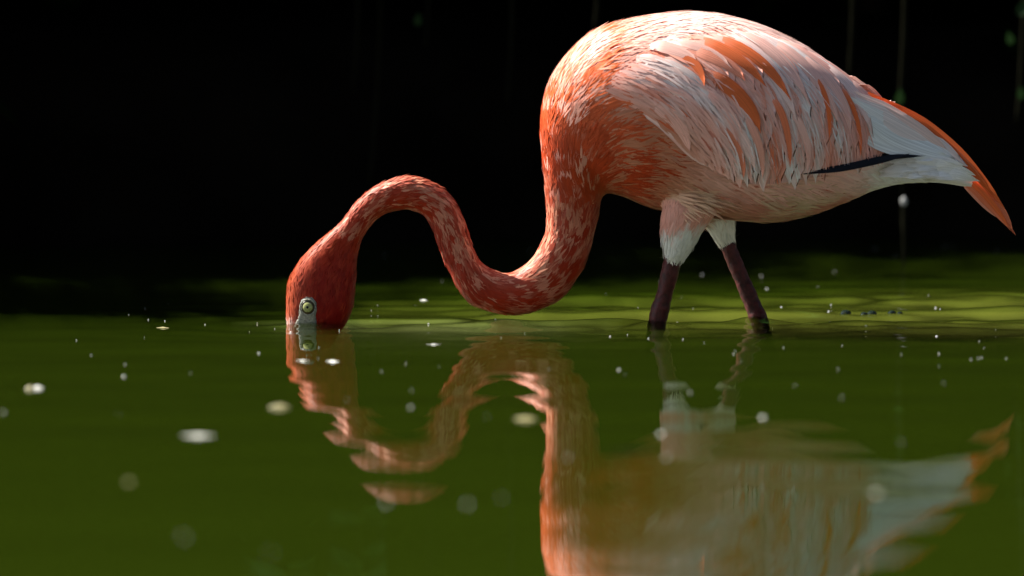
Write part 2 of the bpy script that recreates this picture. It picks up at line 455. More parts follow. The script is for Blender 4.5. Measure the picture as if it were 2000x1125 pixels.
# ------------------------------------------------------------------ wings
GUIDE = [  # root, middle, tip of the drape of the folded wing, front to back
 (1172,205, 1225,235, 1290,268), (1190,160, 1295,215, 1392,322), (1240,110, 1375,185, 1445,342), (1310,72, 1455,165, 1512,342),
 (1400,50, 1545,165, 1595,328), (1490,66, 1630,185, 1668,314), (1580,106, 1695,210, 1735,297), (1660,160, 1755,240, 1800,296)]
GU = np.linspace(0, 1, len(GUIDE))
def guide(u, v):
    g, _ = hermite(np.array(GUIDE, float), 101, GU)
    r = g[int(round(np.clip(u, 0, 1)*100))]
    a, b, c = r[0:2], r[2:4], r[4:6]
    cb = 2*b - 0.5*(a + c)
    return (1-v)**2*a + 2*v*(1-v)*cb + v*v*c
def surf(px, py, tree, start=-1.0):
    o = P(px, py, start)
    h = tree.ray_cast(Vector(o), Vector((0, 1, 0)))
    if h[0] is None:
        h2 = tree.find_nearest(Vector((o[0], -0.03, o[2])))
        return np.array(h2[0]), np.array(h2[1])
    n = np.array(h[1]);
    if n[1] > 0: n = -n
    return np.array(h[0]), n
NU, NV = 61, 25
SH = np.zeros((NU, NV, 3)); SI = np.zeros((NU, NV, 3))
for i in range(NU):
    for j in range(NV):
        u = i/(NU-1); v = j/(NV-1)
        q = guide(u, v); p, n = surf(q[0], q[1], bvh)
        o_ = -0.0025 + 0.004*sm(0.0, 0.16, u) + 0.012*sm(0.0, 0.9, v)*sm(0.0, 0.35, u)
        SH[i, j] = p + n*o_; SI[i, j] = p - n*0.006
for _ in range(2):
    SH[1:-1, 1:-1] = 0.5*SH[1:-1, 1:-1] + 0.125*(SH[2:, 1:-1] + SH[:-2, 1:-1] + SH[1:-1, 2:] + SH[1:-1, :-2])
SN = np.cross(np.gradient(SH, axis=0), np.gradient(SH, axis=1)); SN /= np.linalg.norm(SN, axis=2)[..., None]
if SN[..., 1].mean() > 0: SN = -SN
sv = np.concatenate([SH.reshape(-1, 3), SI.reshape(-1, 3)])
sf = grid_faces(NU, NV)
o2 = NU*NV
def rim(idx):
    return [(idx[k], idx[k+1], idx[k+1]+o2, idx[k]+o2) for k in range(len(idx)-1)]
sf2 = sf + rim([i*NV + NV-1 for i in range(NU)]) + rim([i*NV for i in range(NU)]) + rim(list(range(NV))) + rim([(NU-1)*NV + j for j in range(NV)])
shell_bvh = BVHTree.FromPolygons([Vector(v) for v in SH.reshape(-1, 3)], sf)
def shell(u, v):
    x = np.clip(u, 0, 1)*(NU-1); y = np.clip(v, 0, 1)*(NV-1)
    i = min(int(x), NU-2); j = min(int(y), NV-2); a = x-i; b = y-j
    f = lambda A: (A[i, j]*(1-a)*(1-b) + A[i+1, j]*a*(1-b) + A[i, j+1]*(1-a)*b + A[i+1, j+1]*a*b)
    p = f(SH); n = f(SN); n = n/np.linalg.norm(n)
    ex = max(v-1, 0)
    if ex: p = p + (SH[i, NV-1]-SH[i, NV-4])/3*(NV-1)*ex
    return p, n
wing_cols = []
for i_, p in enumerate(sv):
    f_ = sm(0.40, 0.12, ((i_ % (NU*NV))//NV)/(NU-1)); c_ = plumage_colour(p, 12)
    wing_cols.append(c_*f_*0.9 + (c_*0.3 + PALE*0.55)*(1-f_))
wing_cols = np.array(wing_cols)
wings = []
for side in (1, -1):
    vv = sv.copy(); vv[:, 1] *= side
    w = mesh_obj('wing', vv, sf2, M_BODY, bird, wing_cols)
    wings.append(w)

def feather_mesh(pts, nrm, width, colf, ns=12, ne=7, camber=0.10, roll=0.0012, tip=0.55, jag=0.06, seed=0, off=0.0012, lift=0.0025):
    """one vane laid along pts: tapered, cambered, frayed towards the tip"""
    r_ = random.Random(seed)
    pts = np.asarray(pts); nrm = np.asarray(nrm)
    s = np.linspace(0, 1, len(pts))
    q = np.linspace(0, 1, ns)
    C = np.stack([np.interp(q, s, pts[:, k]) for k in range(3)], 1); N = np.stack([np.interp(q, s, nrm[:, k]) for k in range(3)], 1)
    T = np.gradient(C, axis=0); T /= np.linalg.norm(T, axis=1)[:, None]
    Bn = np.cross(N, T); Bn /= np.linalg.norm(Bn, axis=1)[:, None]
    if Bn[ns//2][0] < 0 : Bn = -Bn                      # +e side faces the tail
    L = np.linalg.norm(np.diff(C, axis=0), axis=1).sum()
    V = []; Cc = []; U = []
    jit = [r_.uniform(-jag, jag) for _ in range(ne)]
    for i in range(ns):
        t = q[i]
        w = width*0.5*(0.18 + 0.82*min(1, t/0.35))*max(0.0, 1 - max(0, (t-tip)/(1-tip))**2.2)**0.6
        w = max(w, width*0.04)
        for j in range(ne):
            e = -1 + 2*j/(ne-1)
            pull = (t**3)*(jit[j] - 0.10*e*e)*L*0.5
            V.append(C[i] + Bn[i]*w*e + T[i]*pull + N[i]*((off + 0.0015)*sm(0, 0.3, t) - 0.0015 + lift*t + roll*e - camber*w*e*e))
            Cc.append(colf(t, e)); U.append((e*0.5 + 0.5 + seed*0.37, t + seed*0.13))
    return np.array(V), grid_faces(ns, ne), np.array(Cc), np.array(U)

def two_tone(base, edge_c, r_):
    k = r_.uniform(0.0, 1.0); b2 = base*r_.uniform(0.9, 1.05)
    def f(t, e):
        m = sm(0.55, 1.0, e)*sm(0.2, 0.6, t)*k
        c = b2*(1-m) + edge_c*m
        root = sm(0.35, 0.0, t)
        return np.clip(c*(1-0.35*root) + WHITE*0.35*root, 0, 0.9)
    return f

def add_feather(geom, parent, name='feather', mirror=None, mat=M_FEATHER):
    V, F_, C, U = geom
    o = mesh_obj(name, V, F_, mat, parent, C, U)
    if mirror is not None:
        c = o.copy(); COL.objects.link(c); c.parent = mirror; c.scale = (1, -1, 1)
    return o

rw = random.Random(11)
rows = [ # v0, v1, count, width, layer, u range
 (0.36, 1.02, 30, 0.034, 0.0000, 0.14, 0.97), (0.20, 0.92, 29, 0.032, 0.0006, 0.14, 0.94),
 (0.08, 0.74, 32, 0.026, 0.0012, 0.16, 0.90), (0.02, 0.54, 32, 0.022, 0.0018, 0.20, 0.85)]
fid = 0
for v0, v1, cnt, wd, lay, ua, ub in rows:
    for i in range(cnt):
        u = ua + (ub-ua)*(i + rw.uniform(-0.25, 0.25))/(cnt-1)
        u = min(max(u, 0), 1)
        a0 = v0 + rw.uniform(-0.04, 0.04); a1 = v1 + rw.uniform(-0.06, 0.05)
        if v1 > 1: a1 = v1 + rw.uniform(-0.04, 0.03)
        du = rw.uniform(-0.01, 0.015)
        ss = np.linspace(0, 1, 14)
        pn = [shell(min(1, max(0, u + du*t)), a0 + (a1-a0)*t) for t in ss]
        base = wing_colour(u, (a0+a1)/2, rw.uniform(0, 0.4))
        edge_c = ORANGE*0.85 + PEACH*0.15
        ek = rw.uniform(0.4, 1.0) if rw.random() < 0.5 else 0.1
        def colf(t, e, u=u, a0=a0, a1=a1, base=base, ek=ek):
            c = base*0.55 + wing_colour(u + 0.012*e, a0 + (a1-a0)*t)*0.45
            m = sm(0.5, 1.0, e)*sm(0.3, 0.7, t)*ek
            return np.clip(c*(1-m) + edge_c*m, 0, 0.9)
        g = feather_mesh([p for p, _ in pn], [n for _, n in pn], wd*rw.uniform(0.85, 1.15), colf, seed=fid, off=0.001+lay, lift=0.0004, roll=0.0006, camber=0.04, jag=0.04, tip=0.62)
        add_feather(g, wings[0], mirror=wings[1]); fid += 1

# the individually visible long scapulars: root, middle, tip, width, colour
both = BVHTree.FromPolygons([Vector(v) for v in np.concatenate([SH.reshape(-1, 3), BV])],
                            [tuple(f) for f in sf] + (BT + NU*NV).tolist())
LONG = [
 (1345,62, 1462,112, 1533,196, 22, ORANGE), (1318,66, 1420,108, 1487,172, 20, ORANGE*0.95), (1300,88, 1400,120, 1446,160, 22, PEACH*0.6+ORANGE*0.4),
 (1290,100, 1345,120, 1370,168, 17, ORANGE*0.9), (1330,125, 1430,180, 1476,258, 26, ORANGE*0.9), (1350,150, 1405,205, 1440,255, 16, PALE),
 (1400,58, 1500,105, 1570,205, 24, PALE), (1370,60, 1480,118, 1545,235, 26, WHITE*0.5+PALE*0.5), (1450,60, 1560,130, 1625,240, 26, PALE),
 (1280,80, 1370,100, 1420,135, 15, PALE), (1250,90, 1310,100, 1360,125, 22, PALE), (1230,110, 1290,125, 1345,170, 16, PALE*0.5+WHITE*0.5),
 (1210,135, 1290,160, 1345,205, 18, WHITE), (1195,160, 1260,165, 1320,190, 14, WHITE*0.6+PALE*0.4), (1290,170, 1370,235, 1405,310, 30, PALE*0.6+PEACH*0.4),
 (1360,190, 1425,250, 1470,325, 30, PALE*0.6+WHITE*0.4), (1280,190, 1330,222, 1350,250, 12, ORANGE*0.6+PEACH*0.3), (1500,75, 1610,165, 1650,260, 24, PALE),
 (1560,100, 1650,175, 1690,262, 24, WHITE*0.5+PALE*0.5), (1610,130, 1690,200, 1727,280, 20, PALE), (1240,185, 1310,225, 1345,290, 26, PEACH*0.5+PALE*0.5),
 (1560,130, 1600,190, 1606,272, 9, ORANGE), (1610,150, 1655,215, 1668,302, 9, ORANGE), (1660,165, 1712,225, 1727,284, 8, ORANGE), (1480,170, 1520,230, 1532,322, 12, ORANGE*0.8+PEACH*0.2),
 (1430,200, 1470,270, 1480,338, 13, PEACH), (1375,215, 1430,280, 1446,338, 14, ORANGE*0.6+PEACH*0.4), (1520,200, 1560,260, 1566,330, 12, PALE), (1325,205, 1385,262, 1408,325, 16, PEACH)]
for k, (x0, y0, x1, y1, x2, y2, wd, col) in enumerate(LONG):
    cb = (2*x1 - 0.5*(x0+x2), 2*y1 - 0.5*(y0+y2)); pts = []; nr = []
    for t in np.linspace(0, 1, 14):
        qx = (1-t)**2*x0 + 2*t*(1-t)*cb[0] + t*t*x2; qy = (1-t)**2*y0 + 2*t*(1-t)*cb[1] + t*t*y2
        p, n = surf(qx, qy, both); pts.append(p); nr.append(n)
    pts = np.array(pts); nr = np.array(nr)
    for _ in range(3):
        pts[1:-1] = 0.5*pts[1:-1] + 0.25*(pts[2:] + pts[:-2]); nr[1:-1] = 0.5*nr[1:-1] + 0.25*(nr[2:] + nr[:-2])
    nr /= np.linalg.norm(nr, axis=1)[:, None]
    c0 = np.array(col)
    g = feather_mesh(pts, nr, wd*S*1.15, lambda t, e, c0=c0: np.clip(c0*(1-0.3*sm(0.4, 0, t)) + WHITE*0.3*sm(0.4, 0, t), 0, 0.9),
                     seed=200+k, off=0.0044, lift=0.0006, tip=0.35, jag=0.04 if c0[1] < 0.3 else 0.12, roll=0.0006, camber=0.05)
    add_feather(g, wings[0], mirror=wings[1])

# free-standing quills of the folded wing tip and the black flight feathers below the wing
def free_feather(pts, wd, col, parent, mirror, seed, nrm=(0, -1, 0.25), **kw):
    c, _ = hermite([P(a, b, y) for a, b, y in pts], 16)
    N = np.tile(np.array(nrm, float)/np.linalg.norm(nrm), (16, 1))
    T = np.gradient(c, axis=0); T /= np.linalg.norm(T, axis=1)[:, None]
    N = N - T*np.sum(N*T, 1)[:, None]; N /= np.linalg.norm(N, axis=1)[:, None]
    c0 = np.array(col)
    g = feather_mesh(c, N, wd*S, lambda t, e: c0, seed=seed, ns=16, off=0.0, lift=0.0, **kw)
    return add_feather(g, parent, mirror=mirror)
Wn, Wf = wings
free_feather([(1690,180,-0.040), (1780,228,-0.036), (1860,290,-0.022), (1925,362,-0.010), (1962,408,-0.004)], 24, ORANGE, Wn, Wf, 301, (0, -1, 0.5), tip=0.5, jag=0.01)
free_feather([(1700,190,-0.046), (1790,242,-0.041), (1860,300,-0.025), (1915,352,-0.013), (1942,388,-0.007)], 20, ORANGE*np.array((0.9, 0.8, 0.7)), Wn, Wf, 302, (0, -1, 0.3), tip=0.5, jag=0.01)
free_feather([(1840,310,-0.008), (1900,358,-0.006), (1945,405,-0.003), (1981,456,0.0)], 30, ORANGE*0.75+PEACH*0.3, Wn, Wf, 303, (0, -1, 0.1), tip=0.45, jag=0.05)
free_feather([(1860,325,0.002), (1905,372,0.002), (1935,405,0.004), (1958,432,0.004)], 26, PEACH, Wn, None, 304, (0, -1, 0.1), tip=0.45, jag=0.05)
for k, (pts, wd, col) in enumerate([
  ([(1640,184,-0.066), (1720,232,-0.058), (1800,275,-0.044), (1885,325,-0.026)], 60, SNOW*0.7+PALE*0.3),
  ([(1650,190,-0.068), (1730,250,-0.058), (1800,287,-0.046), (1870,318,-0.034)], 56, SNOW),
  ([(1660,215,-0.070), (1730,262,-0.060), (1790,288,-0.050), (1850,306,-0.040)], 50, SNOW*np.array((0.94, 0.98, 1.0))),
  ([(1650,235,-0.072), (1710,268,-0.064), (1760,285,-0.056), (1800,296,-0.048)], 46, SNOW*np.array((0.94, 0.98, 1.0))),
  ([(1640,172,-0.060), (1720,214,-0.054), (1790,256,-0.044), (1850,298,-0.034)], 34, PALE*0.6+SNOW*0.4)]):
    free_feather(pts, wd, col, Wn, Wf, 310+k, (0, -1, 0.55), tip=0.55, jag=0.05)
for k, pts in enumerate([
  [(1560,335,-0.092), (1620,328,-0.089), (1690,315,-0.078), (1770,297,-0.062)],
  [(1560,330,-0.090), (1640,321,-0.083), (1730,304,-0.068), (1800,302,-0.052)],
  [(1600,312,-0.078), (1690,304,-0.067), (1780,300,-0.050), (1860,316,-0.030)],
  [(1660,300,-0.066), (1740,296,-0.056), (1820,304,-0.036), (1895,332,-0.016)]]):
    free_feather(pts, 10, (0.006, 0.006, 0.008), Wn, Wf, 330+k, (0, -1, 0.0), tip=0.6, jag=0.02)

free_feather([(1720,196,-0.043), (1800,245,-0.036), (1875,306,-0.022), (1930,372,-0.009), (1950,398,-0.005)], 9, ORANGE*0.7+PEACH*0.3, Wn, Wf, 340, (0, -1, 0.4), tip=0.4, jag=0.03)
free_feather([(1850,318,-0.010), (1908,366,-0.008), (1948,412,-0.005), (1972,446,-0.002)], 12, ORANGE, Wn, Wf, 341, (0, -1, 0.1), tip=0.4, jag=0.08)
# ------------------------------------------------------------------ tail: frayed white undertail coverts
tail = mesh_obj('tail', *[x for x in (lambda T: (T[0], T[1]))(tube([P(1760, 330), P(1830, 335), P(1880, 345), P(1915, 364)], [0.012, 0.010, 0.006, 0.002], 10))], M_BODY, bird, np.tile(SNOW, (40, 1)))
rt = random.Random(5)
for k in range(64):
    sd = -1 if k < 44 else 1; f = (k % 44)/43 if sd < 0 else (k-44)/19
    top = rt.random()
    x2 = 1800 + 122*f + rt.uniform(-8, 8) - 22*(1-top)*f; x0 = x2 - rt.uniform(75, 100)
    yt = 300 + (x2-1780)*0.22 if x2 < 1880 else 322 + (x2-1880)*0.75
    yb = 351 + max(0, x2-1850)*0.22
    y2 = yt + (yb-yt)*top*0.72; y0 = 312 + 30*top
    yy = sd*(0.056 - 0.014*f); ye = sd*(0.054 - 0.016*f)*(1-0.3*top)
    free_feather([(x0, y0, yy*0.9), ((x0+x2)/2, (y0+y2)/2 - 4, yy), (x2, y2, ye)], 13 + 9*rt.random(), SNOW*rt.uniform(0.97, 1.02), tail, None, 400+k, (0, sd, 0.35), tip=0.25, jag=0.06)

# ------------------------------------------------------------------ small plumage over body, neck, head
def sample(n):
    A = BV[BT[:, 0]]; B = BV[BT[:, 1]]; C = BV[BT[:, 2]]
    ar = np.linalg.norm(np.cross(B-A, C-A), axis=1); cp = np.cumsum(ar); cp /= cp[-1]
    f = np.searchsorted(cp, rng.random(n))
    r1 = np.sqrt(rng.random(n)); r2 = rng.random(n)
    w = np.stack([1-r1, r1*(1-r2), r1*r2], 1)
    p = np.einsum('ij,ijk->ik', w, BV[BT[f]]); nn = np.einsum('ij,ijk->ik', w, BN[BT[f]])
    nn /= np.linalg.norm(nn, axis=1)[:, None]
    return p, nn

def strips(p, n, d, L, W, lift, curl, col, name, parent, mat):
    """vectorised narrow plumes: 4 stations each"""
    m = len(p)
    d = d - n*np.sum(d*n, 1)[:, None]; d /= np.linalg.norm(d, axis=1)[:, None] + 1e-9
    b = np.cross(n, d)
    st = np.array([0, 0.35, 0.72, 1.0]); wp = np.array([0.55, 1.0, 0.8, 0.08])
    Vt = np.zeros((m, 4, 2, 3)); Cc = np.zeros((m, 4, 2, 3)); U = np.zeros((m, 4, 2, 2))
    u0 = rng.random((m, 2))*50
    for i in range(4):
        c = p + d*(L*st[i])[:, None] + n*(0.0004 + lift*L*st[i] - curl*(L*st[i])**2)[:, None]
        for j, e in enumerate((-0.5, 0.5)):
            Vt[:, i, j] = c + b*(W*wp[i]*e)[:, None]
            Cc[:, i, j] = col
            U[:, i, j, 0] = u0[:, 0] + e*0.5; U[:, i, j, 1] = u0[:, 1] + st[i]
    base = (np.arange(m)*8)[:, None]
    q = np.array([[0, 1, 3, 2], [2, 3, 5, 4], [4, 5, 7, 6]])
    Fs = (base[:, None, :] + q[None]).reshape(-1, 4)
    return mesh_obj(name, Vt.reshape(-1, 3), Fs, mat, parent, np.clip(Cc.reshape(-1, 3), 0.002, 0.9), U.reshape(-1, 2), kind='stuff')

p, n = sample(110000)
K = np.zeros(len(p)); D = np.zeros_like(p); SPc = np.zeros((len(p), 2))
for i in range(len(p)):
    _, j, _ = kd.find(p[i]); K[i] = src_k[j]; D[i] = src_dir[j]; SPc[i] = src_sp[j]
PX = p[:, 0]/S + 1000; PY = WL - p[:, 2]/S
hidden = np.zeros(len(p), dtype=bool); on_wing = []
skd = KDTree(NU*NV)
for i in range(NU):
    for j in range(NV): skd.insert(SH[i, j], i*NV + j)
skd.balance()
ST = np.gradient(SH, axis=1); ST /= np.linalg.norm(ST, axis=2)[..., None]
for i in range(len(p)):
    if 1170 < PX[i] < 1800 and PY[i] < 350 and K[i] < 17:
        q_ = Vector((p[i, 0], -abs(p[i, 1]), p[i, 2])); n_ = Vector((n[i, 0], -abs(n[i, 1]), n[i, 2]))
        h = shell_bvh.ray_cast(q_ - n_*0.002, n_, 0.03)
        if h[0] is not None:
            hidden[i] = True
            _, j, _ = skd.find(h[0])
            on_wing.append((tuple(h[0]), tuple(SN[j//NV, j % NV]), tuple(ST[j//NV, j % NV]), (j//NV)/(NU-1), (j % NV)/(NV-1), 1 if p[i, 1] < 0 else -1))
eye_c = P(604, 598)
is_head = (K > 31) & (K < 100); is_neck = (K > 17) & (K <= 31); is_body = (K <= 17); is_thigh = K >= 100
facial = is_head & (PX > 587) & (PX < 619) & (PY > 583)
under = PY > 645
keep = ~hidden & ~facial & ~under
# drop part of the body samples: plumes there are larger
keep &= ~(is_body & (PX > 1790))
keep &= ~(is_body & (rng.random(len(p)) > 0.36))
p, n, K, D, PX, PY, SPc = p[keep], n[keep], K[keep], D[keep], PX[keep], PY[keep], SPc[keep]
is_head = (K > 31) & (K < 100); is_neck = (K > 17) & (K <= 31); is_body = (K <= 17); is_thigh = K >= 100
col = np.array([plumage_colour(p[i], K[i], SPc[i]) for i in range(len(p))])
col *= (1 + 0.22*(rng.random(len(p))-0.5))[:, None]
# neck and head: single narrow plumes
s_ = is_head | is_neck | is_thigh
m = s_.sum()
L = np.where(is_head[s_], 0.0075, np.where(is_thigh[s_], 0.016, 0.0125))*rng.uniform(0.7, 1.3, m)
W = np.where(is_head[s_], 0.0013, np.where(is_thigh[s_], 0.0016, 0.0019))*rng.uniform(0.7, 1.3, m)
jit = rng.normal(0, 0.16, (m, 3))
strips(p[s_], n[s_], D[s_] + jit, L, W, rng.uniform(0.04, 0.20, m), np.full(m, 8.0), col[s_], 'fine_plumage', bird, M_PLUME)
# body: every contour feather is a fan of barbs
b_ = is_body; pb, nb_, db, cb_, kb = p[b_], n[b_], D[b_], col[b_], K[b_]
pxb, pyb = PX[b_], PY[b_]
big = sm(17, 9, kb)
NB = 7
d0 = db - nb_*np.sum(db*nb_, 1)[:, None]; d0 /= np.linalg.norm(d0, axis=1)[:, None] + 1e-9
# plumes of the breast droop a little towards the belly
d0 = d0 + np.array([0, 0, -0.25])*sm(1150, 1300, pxb)[:, None]*sm(150, 250, pyb)[:, None]
side_ = np.cross(nb_, d0)
rep = lambda x: np.repeat(x, NB, axis=0)
fan = np.tile(np.linspace(-1, 1, NB), len(pb))
Lb = (0.016 + 0.020*big)*(1 - 0.6*sm(1580, 1740, pxb))*rng.uniform(0.75, 1.25, len(pb))
Ls = rep(Lb)*(1 - 0.22*fan**2)*rng.uniform(0.8, 1.15, len(fan))
dirs = rep(d0) + rep(side_)*(fan*0.26 + rng.normal(0, 0.10, len(fan)))[:, None]
root = rep(pb) + rep(side_)*(fan*(rep(Lb)*0.10))[:, None]
strips(root, rep(nb_), dirs, Ls, rep(0.0015 + 0.0011*big), rep(rng.uniform(0.01, 0.06, len(pb))) + rng.normal(0, 0.02, len(fan)), np.full(len(fan), 3.5), rep(cb_)*(1 + 0.12*(rng.random(len(fan))-0.5))[:, None], 'contour_plumage', bird, M_PLUME)

# soft barbs over the folded wings, following the drape of the big feathers
ow = on_wing
wp_ = np.array([o[0] for o in ow]); wn_ = np.array([o[1] for o in ow]); wt_ = np.array([o[2] for o in ow])
wu = np.array([o[3] for o in ow]); wv = np.array([o[4] for o in ow]); wsd = np.array([o[5] for o in ow])
wc = np.array([wing_colour(a, b) for a, b in zip(wu, wv)])
fr = sm(0.42, 0.08, wu)[:, None]
wc = wc*(1-fr) + np.array([plumage_colour(q, 12) for q in wp_])*fr
for sd, w_ in ((1, wings[0]), (-1, wings[1])):
    k_ = (wsd == sd) & (wv < 0.97) & (rng.random(len(wv)) < 0.10 + 0.5*sm(0.34, 0.12, wu))
    mm = k_.sum(); fl = np.array([1, sd, 1])
    ww = wp_[k_] + wn_[k_]*(rng.uniform(0.0, 1.0, mm)*(0.0030 + 0.0030*sm(0.4, 0.2, wu[k_]))*sm(0.0, 0.22, wu[k_]))[:, None]
    Lw = np.minimum(rng.uniform(0.018, 0.045, mm), (1.0 - wv[k_])*0.16 + 0.002)*(0.7 + 0.3*sm(0.1, 0.4, wu[k_]))
    strips(ww*fl, wn_[k_]*fl, (wt_[k_] + rng.normal(0, 0.09, (mm, 3)))*fl, Lw, rng.uniform(0.0009, 0.0018, mm)*(1 + 0.9*sm(0.4, 0.2, wu[k_])), rng.uniform(0.0, 0.05, mm), np.full(mm, 2.2),
           wc[k_]*(1 + 0.14*(rng.random(mm)-0.5))[:, None], 'soft_barbs', w_, M_PLUME)

# ------------------------------------------------------------------ face, bill, legs
# bare skin round the eye, laid on the head's surface
def on_head(px, py, lift=0.0):
    q, n_ = surf(px, py, bvh); return q + n_*lift, n_
sk = []
outline = [(572,640),(580,624),(585,610),(586,596),(590,584),(600,577),(611,578),(619,588),(621,600),(618,614),(620,628),(630,646),(600,652),(574,650)]
cx, cy = 603, 606
V_ = [on_head(cx, cy, 0.0022)[0]]; F_ = []
for r_ in range(1, 5):
    for (a_, b_) in outline:
        f = r_/4
        V_.append(on_head(cx + (a_-cx)*f, cy + (b_-cy)*f, 0.0022 if r_ < 4 else 0.0002)[0])
no = len(outline)
for j in range(no): F_.append((0, 1+j, 1+(j+1) % no))
for r_ in range(3):
    for j in range(no):
        F_.append((1+r_*no+j, 1+(r_+1)*no+j, 1+(r_+1)*no+(j+1) % no, 1+r_*no+(j+1) % no))
for sd in (1, -1):
    vv = np.array(V_); vv[:, 1] *= sd
    face = mesh_obj('facial_skin', vv, F_, M_SKIN, bird)
def disc_dome(c, nrm, r, h, seg=24, rings=5, inner=0.0):
    nrm = nrm/np.linalg.norm(nrm); a = np.cross(nrm, [0, 0, 1.0]); a /= np.linalg.norm(a); b = np.cross(nrm, a)
    V = []; F = []
    for i in range(rings):
        f = inner + (1-inner)*i/(rings-1)
        for k in range(seg):
            th = 2*math.pi*k/seg
            V.append(c + r*f*(a*math.cos(th)+b*math.sin(th)) + nrm*h*math.sqrt(max(0, 1-f*f*0.98)))
    F = grid_faces(rings, seg, True)
    if inner == 0: pass
    return np.array(V), F
ec, en = on_head(604, 598, 0.0022); en = np.array([-0.12, -1, 0.05]); en /= np.linalg.norm(en)
for sd in (1, -1):
    c_ = ec*np.array([1, sd, 1]); n_ = en*np.array([1, sd, 1])
    v, f = disc_dome(c_, n_, 13.3*S, 0.0035)
    eye = mesh_obj('eye', v, f, M_RIM, bird)
    v, f = disc_dome(c_ + n_*0.0006, n_, 11.8*S, 0.0034); mesh_obj('iris', v, f, M_IRIS, eye)
    v, f = disc_dome(c_ + n_*0.0038, n_, 2.6*S, 0.0006); mesh_obj('pupil', v, f, M_PUPIL, eye)
    # eyelid ring
    rv = []
    aa = np.cross(n_, [0, 0, 1.0]); aa /= np.linalg.norm(aa); bb = np.cross(n_, aa)
    path = [c_ + n_*0.0012 + 15.2*S*(aa*math.cos(t) + bb*math.sin(t)) for t in np.linspace(0, 2*math.pi, 33)]
    v, f = tube(path, 0.0008, 8, False); mesh_obj('eyelid', v, f, M_SKIN, eye)
# bill: thick, sharply bent, mostly under water
brow, _ = hermite([(568,622,628,628,26), (572,650,640,650,24), (588,690,655,680,20), (622,722,668,700,16), (660,735,690,715,11), (700,735,705,728,5)], 30)
bv = np.array([((P(r[0], r[1]) + P(r[2], r[3]))/2 + np.outer(np.cos(ph), (P(r[2], r[3])-P(r[0], r[1]))/2) + np.outer(np.sin(ph), [0, r[4]*S, 0])) for r in brow])
mesh_obj('bill', bv.reshape(-1, 3), grid_faces(30, NS, True), M_BILL, bird)
for path, rad, in (
  ([P(1318,470,-0.048), P(1312,500,-0.048), P(1302,545,-0.046), P(1292,585,-0.044), P(1287,602,-0.043), P(1282,625,-0.042), P(1272,680,-0.040), P(1258,800,-0.03), P(1250,1000,-0.03)], np.array([15, 17.5, 16.5, 16, 18.5, 18, 14, 12, 13])*S),
  ([P(1418,455,0.048), P(1426,485,0.048), P(1440,520,0.048), P(1458,562,0.047), P(1474,600,0.046), P(1487,632,0.045), P(1505,690,0.043), P(1530,800,0.04), P(1540,1000,0.04)], np.array([14, 15.5, 15, 15.5, 16.5, 17.5, 14, 12, 13])*S)):
    c, _ = hermite(np.concatenate([np.array(path), rad[:, None]], 1), 70)
    v, f = tube(c[:, :3], c[:, 3]*(1 + 0.035*np.sin(np.arange(70)*2.4) + 0.03*np.sin(np.arange(70)*0.9)), 16)
    mesh_obj('leg', v, f, M_LEG, bird)

# ------------------------------------------------------------------ bank vegetation
def leaf_cloud(n, ctr_f, size, seed):
    """n folded leaf blades (4 triangles each) at points from ctr_f"""
    r_ = np.random.default_rng(seed)
    pts = ctr_f(n, r_)
    m = len(pts)
    az = r_.uniform(0, 2*np.pi, m); dip = r_.normal(-0.5, 0.45, m)
    d = np.stack([np.cos(az)*np.cos(dip), np.sin(az)*np.cos(dip), np.sin(dip)], 1)
    up = np.tile([0, 0, 1.0], (m, 1)) + r_.normal(0, 0.35, (m, 3))
    b = np.cross(d, up); b /= np.linalg.norm(b, axis=1)[:, None]; nn = np.cross(b, d)
    L = size*r_.uniform(0.7, 1.3, m)[:, None]; W = L*0.30
    v = np.stack([pts, pts + d*L*0.45 + b*W - nn*L*0.06, pts + d*L*0.5 + nn*L*0.03, pts + d*L*0.45 - b*W - nn*L*0.06, pts + d*L - nn*L*0.12], 1)
    base = (np.arange(m)*5)[:, None]
    q = np.array([[0, 1, 2], [0, 2, 3], [1, 4, 2], [2, 4, 3]])
    return v.reshape(-1, 3), (base[:, None, :] + q[None]).reshape(-1, 3)

def shrub(name, label, cat, loc, rad, n, seed, size=0.11, group=None):
    t = thing(name, label, cat, loc, group)
    rx, ry, rz, hz = rad
    def f(n, r_):
        cl = r_.normal(0, 1, (60, 3)); cl /= np.linalg.norm(cl, axis=1)[:, None]; cl *= r_.uniform(0.25, 0.95, (60, 1))
        k = r_.integers(0, 60, n)
        p = cl[k] + r_.normal(0, 0.19, (n, 3))
        return p*np.array([rx, ry, rz]) + np.array([0, 0, hz])
    v, fa = leaf_cloud(n, f, size, seed)
    mesh_obj('foliage', v, fa, M_LEAF, t, smooth=False)
    r_ = random.Random(seed)
    for k in range(5):
        a = r_.uniform(0, 6.28); e = np.array([math.cos(a)*rx*0.6, math.sin(a)*ry*0.6, hz + rz*r_.uniform(-0.1, 0.5)])
        b0 = np.array([r_.uniform(-.12, .12), r_.uniform(-.1, .1), -0.25])
        mid = (b0 + e)/2 + np.array([0, 0, 0.25])
        c, _ = hermite([b0, mid, e], 10)
        v, fa = tube(c, np.linspace(0.035, 0.008, 10), 8); mesh_obj('stem', v, fa, M_BARK, t)
    return t
GRP = 'dark shrubs along the far bank'
